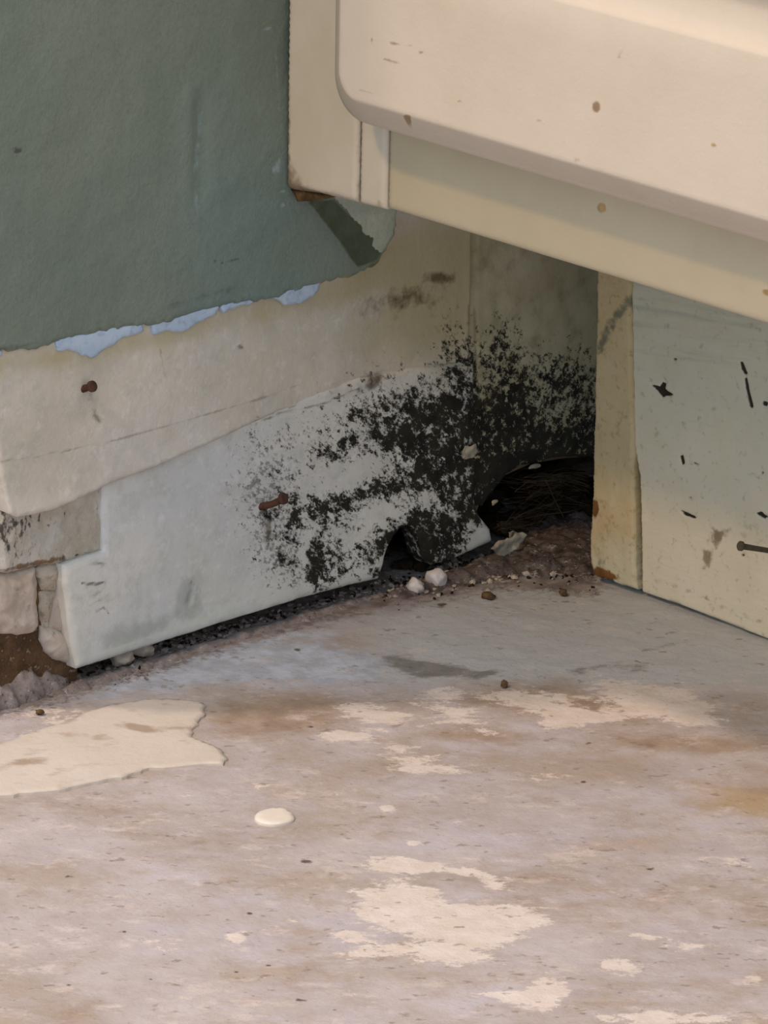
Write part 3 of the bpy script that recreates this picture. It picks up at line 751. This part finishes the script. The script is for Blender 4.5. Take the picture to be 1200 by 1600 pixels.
oval_mat = material('white paint drop', ((226, 220, 210), (222, 214, 202), 300), (), rough=.45)
sheet('paint_drop', 'Z', .0010, oval, .0012, oval_mat, spacing=.0009, parent=fl, edge=.0004, seed=102)

# ------------------------------------------------------------------ broken masonry at the left end of the skirting
stone_layers = [dict(d=.36, col=(96, 88, 76), s=260, det=6, amp=2.4, t=.62, w=.2, k=.7), dict(d=.3, col=(60, 56, 50), s=600, det=4, amp=2.4, t=.66, w=.12, k=.8)]
stone_mat = material('pale rubble stone', ((190, 182, 170), (168, 154, 138), 120), stone_layers, rough=.85, bump=((150, .0008), (600, .0003)))
stone_clean = material('clean plaster stone', ((196, 186, 176), (172, 158, 146), 150), [dict(d=.26, col=(110, 100, 88), s=350, det=6, amp=2.4, t=.64, w=.2, k=.6)], rough=.85, bump=((200, .0005),))
chunk_mat = material('stained plaster chunk', ((192, 190, 184), (176, 170, 156), 120), [
    dict(attr='cdark', col=(70, 66, 60), col2=(46, 42, 38), s=420, det=6, amp=2.6, t=.72, w=.16, k=.9, st=(1.6, 1, .8)),
    dict(attr='cbrown', col=(120, 84, 48), col2=(84, 60, 36), s=300, det=6, amp=2.0, t=.6, w=.2, k=.85)], rough=.85, bump=((120, .0012), (500, .0004)))
def m_cdark(x, y):
    return G(x, y, 15, 850, 28, 45, 0, .55) + G(x, y, 40, 815, 30, 14, -10, .5) + G(x, y, 100, 805, 50, 20, -15, .42) + G(x, y, 5, 770, 8, 60, 0, .8) + pline(x, y, [(118, 868), (160, 860)], 2, .8) + G(x, y, 70, 860, 40, 20, 0, .3) + pline(x, y, [(156, 770), (150, 800), (160, 850)], 3, .4)
def m_cbrown(x, y):
    return pline(x, y, [(0, 892), (40, 885), (100, 872)], 6, .85) + G(x, y, 45, 850, 12, 30, 0, .45)
chunk = sheet('broken_plaster', 'Y', -0.0048, [(-14, 690), (-2, 700), (6, 745), (14, 790), (60, 785), (110, 765), (150, 750), (168, 745), (161, 800), (163, 864), (130, 873), (98, 881), (60, 886), (30, 893), (4, 897), (-14, 898)], .0045, chunk_mat,
              spacing=.0006, jag=.0006, edge=.001, seed=110, attrs=dict(cdark=m_cdark, cbrown=m_cbrown),
              relief=lambda px, py, a, b, d: (fbm(a / .004, b / .004, 112, 4) - .5) * .0018 - .003 * np.clip((8 - px) / 20, 0, 1))
tag(chunk, 'rough white plaster chunk with dark stains below the torn skirting edge', 'plaster')

def cam_stone(name, outline, front, thick, mat, label, seed, bulge=.003, cat='stone'):
    def rel(px, py, a, b, d):
        return bulge * np.sqrt(np.clip(d / .003, 0, 1)) - bulge + (fbm(a / .004, b / .004, seed, 4) - .5) * .0016
    o = sheet(name, 'Y', front, outline, thick, mat, spacing=.0005, jag=.0005, relief=rel, seed=seed)
    return tag(o, label, cat)
cam_stone('stone', [(-14, 905), (10, 897), (40, 892), (62, 886), (66, 910), (69, 950), (70, 980), (60, 992), (40, 998), (12, 994), (2, 980), (-14, 950)], -.0050, .0050, stone_clean,
          'pale rounded stone under the stained plaster chunk at the left edge', 120)
cam_stone('stone', [(60, 890), (82, 878), (101, 876), (106, 905), (92, 926), (72, 926), (64, 905)], -.0040, .0034, stone_mat, 'grey wedge of stone topmost of the cracked stack beside the board end', 121, .002)
cam_stone('stone', [(66, 924), (95, 922), (88, 950), (85, 986), (70, 988), (66, 950)], -.0036, .0036, stone_mat, 'narrow grey stone sliver between the rounded stone and the cracked stack', 122, .002)
cam_stone('stone', [(106, 902), (112, 940), (116, 998), (80, 986), (84, 950), (92, 922)], -.0038, .0038, stone_clean, 'pale cracked stone against the board end, middle of the stack', 123, .002)
cam_stone('stone', [(72, 982), (88, 981), (112, 992), (120, 1018), (124, 1042), (98, 1036), (80, 1022), (70, 1004)], -.0046, .0046, stone_clean, 'rounded pale stone lowest of the cracked stack at the board end', 124, .0025)

grey_mat = material('grey dust', ((150, 142, 140), (122, 113, 110), 300), [dict(d=.36, col=(70, 60, 54), s=700, det=5, rgh=.8, amp=3, t=.62, w=.2, k=.8), dict(d=.3, col=(190, 184, 182), s=500, det=5, rgh=.8, amp=3, t=.66, w=.15, k=.8)], rough=.95, bump=((500, .0004),), spec=.05)
soil_mat = material('brown soil', ((112, 88, 66), (76, 60, 46), 250), [dict(d=.34, col=(164, 146, 128), s=500, det=5, amp=2.4, t=.64, w=.15, k=.8)], rough=.95, bump=((400, .0012),), spec=.05)
def heap(name, plist, mat, seed, label, cat, kind='stuff', par=None):
    """a low heap on the floor: outline in floor pixels with a height"""
    outline, hgt, hill = plist
    def rel(px, py, a, b, d): return -.0012 + (hgt + .0012) * np.clip(d / hill, 0, 1) ** .7 * (.45 + 1.1 * fbm(a / .0028, b / .0028, seed, 5)) 
    o = sheet(name, 'Z', 0.0005, outline, .002, mat, spacing=.0007, jag=.0015, relief=rel, seed=seed)
    if kind: o['kind'] = kind
    return tag(o, label, cat)
heap('rubble_heap', ([(-40, 1122), (-40, 1094), (0, 1088), (50, 1076), (110, 1056), (128, 1056), (100, 1076), (60, 1092), (20, 1104)], .0085, .006), grey_mat, 130, 'grey crumbled rubble heaped before the broken wall end at the left edge', 'rubble')

# dark hollow behind the stones
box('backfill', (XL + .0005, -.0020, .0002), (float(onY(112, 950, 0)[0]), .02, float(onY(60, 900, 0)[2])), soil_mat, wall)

def floor_at(px, py): return onZ(px, py, 0.0)
def pebble(px, py, wpx, hpx, seed, mat, label, name='pebble', cat='pebble', sink=.15, **kw):
    """px,py: the pebble's foot on the floor"""
    r = wpx / 2 / 6000; h = hpx / 2 / 5700
    p = floor_at(px, py) + np.array([H0[0], H0[1], 0]) * r * .4
    o = rock(name, (p[0], p[1], h * (1 - sink)), (r, r, h), seed, mat, rot=Matrix.Rotation(random.Random(seed).uniform(0, 6.28), 3, 'Z'), **kw)
    return tag(o, label, cat)
white_mat = material('white plaster crumb', ((214, 212, 212), (192, 188, 186), 300), [dict(d=.25, col=(130, 122, 116), s=500, amp=2.2, t=.65, w=.2, k=.6)], rough=.9, bump=((500, .0003),))
pebble(683, 919, 35, 30, 201, white_mat, 'largest white plaster crumb in front of the mouldy notch in the board', rough=.35)
pebble(650, 929, 30, 24, 202, white_mat, 'greyish plaster crumb just left of the largest white crumb', rough=.5)
pebble(190, 1043, 40, 30, 203, stone_clean, 'left pale pebble wedged under the bottom edge of the board', rough=.4)
pebble(222, 1030, 36, 26, 204, stone_clean, 'right pale pebble wedged under the bottom edge of the board', rough=.4)
pebble(60, 1052, 44, 22, 205, stone_mat, 'flat grey stone on the floor below the rounded stone', name='stone', cat='stone', rough=.5)
pebble(788, 1075, 12, 12, 206, soil_mat, 'small dark brown lump on the floor where the shade ends', name='dirt_lump', cat='dirt')
pebble(880, 932, 15, 12, 207, soil_mat, 'small black lump on the grey floor before the corner post', name='dirt_lump', cat='dirt')
pebble(62, 1117, 13, 8, 208, wood_mat, 'tiny orange brown crumb on the cream floor paint at left', name='crumb', cat='crumb')
pebble(763, 937, 22, 12, 209, wood_mat, 'brown wood crumb on the floor right of the white crumbs', name='crumb', cat='crumb')
m_dust0 = [(60, 1084), (100, 1062), (180, 1040), (300, 1004), (420, 968), (540, 932), (600, 915), (600, 930), (520, 958), (400, 992), (280, 1030), (180, 1062), (110, 1084)]
# scattered grit along the foot of the wall: far too many grains to count
def grit(name, mat, n, seed, zones, smin, smax, label):
    rnd = random.Random(seed); bm = bmesh.new()
    for i in range(n):
        z = zones[rnd.randrange(len(zones))]
        t = rnd.random(); px = z[0] + (z[2] - z[0]) * t; py = z[1] + (z[3] - z[1]) * t + rnd.gauss(0, z[4])
        p = floor_at(px, py)
        if p[1] > .03: continue
        s = rnd.uniform(smin, smax) * rnd.uniform(.5, 1)
        rock_into(bm, (p[0], p[1], s * .35), (s, s * rnd.uniform(.5, 1), s * rnd.uniform(.35, .8)), rnd.random() * 1e6, sub=1, rough=.6, angular=1)
    me = bpy.data.meshes.new(name); bm.to_mesh(me); bm.free(); o = link(name, me, mat); o['kind'] = 'stuff'
    return tag(o, label, 'grit')
Z1 = [(230, 1022, 600, 915, 5), (600, 925, 800, 885, 12), (780, 880, 930, 900, 12), (680, 900, 900, 880, 10)]
grit('plaster_grit', stone_mat, 260, 301, [(600, 925, 800, 890, 8), (680, 900, 920, 875, 14), (740, 890, 900, 875, 12)], .0004, .0019, 'white plaster grit scattered along the foot of the mouldy wall')
grit('dark_grit', core_mat, 700, 302, Z1 + [(700, 880, 930, 870, 12), (600, 915, 770, 880, 10)] + [(20, 1070, 230, 1040, 8)], .0003, .0011, 'dark crumbs and dirt along the gap below the skirting board')
grit('grey_grit', grey_mat, 700, 303, Z1 + [(60, 1075, 230, 1045, 8), (230, 1022, 600, 920, 7)], .0003, .0013, 'grey dust grains along the foot of the wall')
dark_dust = material('dark corner dust', ((112, 104, 102), (74, 67, 64), 350), [dict(d=.34, col=(36, 30, 27), s=600, det=5, rgh=.8, amp=3, t=.62, w=.2, k=.8), dict(d=.36, col=(176, 170, 166), s=420, det=7, rgh=.8, amp=3, t=.64, w=.12, k=.85)], rough=.95, bump=((500, .0006),), spec=.05)
def m_dust(name, outline, h, mat, seed, label): heap(name, (outline, h, .005), mat, seed, label, 'dust')
m_dust('dust_heap', [(586, 934), (610, 920), (660, 900), (700, 890), (755, 868), (790, 832), (830, 806), (880, 796), (940, 796), (945, 880), (930, 902), (880, 897), (800, 902), (740, 912), (690, 922), (640, 934)], .0018, dark_dust, 310,
       'grey dust and rubble heaped on the floor at the mouldy corner')

m_dust('dust_heap', m_dust0, .0012, grey_mat, 311, 'grey dust packed under the bottom edge of the skirting board')
# ------------------------------------------------------------------ loose shreds in the corner
shred_mat = material('torn pale paper', ((176, 172, 156), (140, 134, 116), 250), [dict(d=.3, col=(60, 54, 44), s=300, amp=2.4, t=.62, w=.2, k=.7)], rough=.85, bump=((300, .0004),))
def shred(px, py, w_, h_, y, ang, seed, label):
    p = onY(px, py, y)
    o = rock('plaster_shred', tuple(p), (w_ / 12000 * 1.3, .0006, h_ / 11400), seed, shred_mat, rough=.7, rot=Matrix.Rotation(math.radians(ang), 3, 'Y'), angular=1)
    return tag(o, label, 'plaster shred')
def ragged(outline, y, seed, label):
    o = sheet('plaster_shred', 'Y', y, outline, .0006, shred_mat, spacing=.0005, jag=.0011, edge=.0002, seed=seed,
              relief=lambda px, py, a, b, d: (fbm(a / .003, b / .003, seed, 4) - .5) * .003)
    return tag(o, label, 'plaster shred')
ragged([(768, 858), (782, 846), (798, 842), (810, 832), (822, 836), (816, 848), (804, 860), (794, 872), (784, 870), (776, 866)], -.010, 401, 'ragged pale plaster shred leaning at the foot of the rotted corner')
ragged([(872, 850), (890, 846), (898, 838), (904, 850), (916, 856), (908, 864), (892, 858), (880, 866), (868, 876), (862, 868)], .002, 406, 'grey torn shred lying low inside the cavity beside the corner post')
ragged([(796, 832), (806, 828), (812, 838), (804, 842), (830, 856), (822, 858), (800, 846)], -.007, 407, 'thin grey torn strip hanging above the ragged pale shred')
shred(836, 729, 20, 7, -.0058, 0, 402, 'small bright flake at the top of the dark cavity')
ragged([(722, 706), (730, 698), (746, 696), (750, 708), (740, 714), (726, 716)], -.0068, 403, 'pinkish flake stuck on the blackest patch of the board')
shred(773, 785, 8, 8, -.007, 0, 404, 'tiny white speck hanging at the left rim of the cavity')
shred(860, 842, 7, 5, .0, 30, 405, 'tiny white speck low inside the dark cavity')
# rotted rubble inside the hollow
bm = bmesh.new(); rr = random.Random(9)
for i in range(150):
    px = rr.uniform(750, 960) if i < 100 else rr.uniform(596, 680); p = onY(px, 860, .012)
    x = p[0]; y = rr.uniform(.001, .03); s = rr.uniform(.0012, .004)
    rock_into(bm, (x, y, rr.uniform(0.001, .004)), (s, s, s * .6), i, sub=2, rough=.6, angular=1)
me = bpy.data.meshes.new('rotted_rubble'); bm.to_mesh(me); bm.free(); o = link('rotted_rubble', me, core_mat); o['kind'] = 'stuff'
tag(o, 'dark rotted rubble lying inside the hollow of the corner', 'rubble')

# cobweb
web_mat = material('dusty cobweb', ((96, 82, 64), (70, 62, 50), 400), (), rough=.95, spec=.1)
bm = bmesh.new(); rw = random.Random(5)
def strand(a, b, sag, r, n=10):
    a = np.array(a); b = np.array(b); pts = []
    wob = [rw.uniform(-.0004, .0004) for _ in range(3)]
    for k in range(n + 1):
        t = k / n; p = a + (b - a) * t; p[2] -= sag * 4 * t * (1 - t)
        p += np.array([wob[0], wob[1], wob[2]]) * math.sin(t * 9)
        pts.append(tuple(p))
    tube(bm, pts, r, 5)
def wp(px, py, y): return onY(px, py, y)
for i in range(46):
    t = rw.random()
    ax = 770 + 60 * rw.random(); ay = 835 - 90 * rw.random()
    bx = 850 + 75 * rw.random(); by = 745 + 60 * rw.random()
    strand(wp(ax, ay, rw.uniform(-.006, .004)), wp(bx, by, rw.uniform(-.006, .012)), rw.uniform(-.003, .002), rw.uniform(.00002, .00007))
for i in range(30):
    ax = 775 + 20 * rw.random(); ay = 815 + 20 * rw.random(); bx = 810 + 60 * rw.random(); by = 800 + 60 * rw.random()
    strand(wp(ax, ay, -.006), wp(bx, by, rw.uniform(-.004, .01)), rw.uniform(-.001, .001), rw.uniform(.00002, .00007))
for i in range(26):
    ax = 815 + 30 * rw.random(); ay = 745 + 20 * rw.random(); bx = 915 + 8 * rw.random(); by = 735 + 40 * rw.random()
    strand(wp(ax, ay, rw.uniform(-.004, .004)), wp(bx, by, rw.uniform(-.004, .012)), -.0015, rw.uniform(.00003, .00009))
strand(wp(852, 750, -.003), wp(882, 812, .002), 0, .0002); strand(wp(882, 812, .002), wp(895, 814, .002), 0, .0003)
o = fin(bm, 'cobweb', web_mat); o['kind'] = 'stuff'
tag(o, 'dusty brown cobweb strung across the dark cavity in the corner', 'cobweb')

# ------------------------------------------------------------------ nails
rust_mat = material('rusted iron', ((88, 62, 52), (60, 42, 36), 400), [dict(d=.3, col=(36, 24, 20), s=600, amp=2.2, t=.62, w=.2, k=.7)], rough=.8, bump=((700, .0002),), spec=.2)
iron_mat = material('grey iron', ((86, 80, 62), (60, 56, 46), 400), [dict(d=.3, col=(44, 36, 28), s=500, amp=2.0, t=.6, w=.2, k=.6)], rough=.6, bump=((700, .0002),), spec=.3)
def nail(base, head, r, rh, mat, label, bend=0.0):
    t = bpy.data.objects.new('nail', None); sc.collection.objects.link(t); t.location = tuple(base)
    tag(t, label, 'nail')
    b = Vector((0, 0, 0)); h = Vector(tuple(np.array(head) - np.array(base)))
    d = h.normalized()
    bm = bmesh.new(); mid = h * .5 + Vector((0, 0, bend))
    pts = [b - d * .002] + [b * (1 - s) ** 2 + mid * 2 * s * (1 - s) + h * s * s for s in (0, .2, .4, .6, .8, .97)]
    tube(bm, pts, [r * 1.05, r * 1.05, r, r * .95, r, r * 1.05, r * 1.15], 12)
    fin(bm, 'shank', mat, t)
    bm = bmesh.new(); tube(bm, [h - d * .0009, h - d * .0006, h, h + d * .0003], [r * 1.2, rh, rh, rh * .75], 14)
    hd = fin(bm, 'head', mat, t); hd['label'] = 'flat darkened nail head'
    return t
n1 = onY(409, 791, LOF)
nail(n1, n1 + np.array([.0012, -.0068, .0036]), .0009, .0015, rust_mat, 'long rusty nail sticking out of the lower board among mould specks', -.0008)
n2 = onY(132, 607, UPF)
nail(n2, n2 + np.array([.0000, -.0030, .0013]), .0009, .0014, rust_mat, 'short rusty nail in the cream skirting at far left below the green paint')
nb = onX(1236, 866, 0.0)
nail(nb, onX(1156, 853, -.0150), .0007, .00125, iron_mat, 'grey nail standing out of the toe kick at the right edge')
print('scene built')
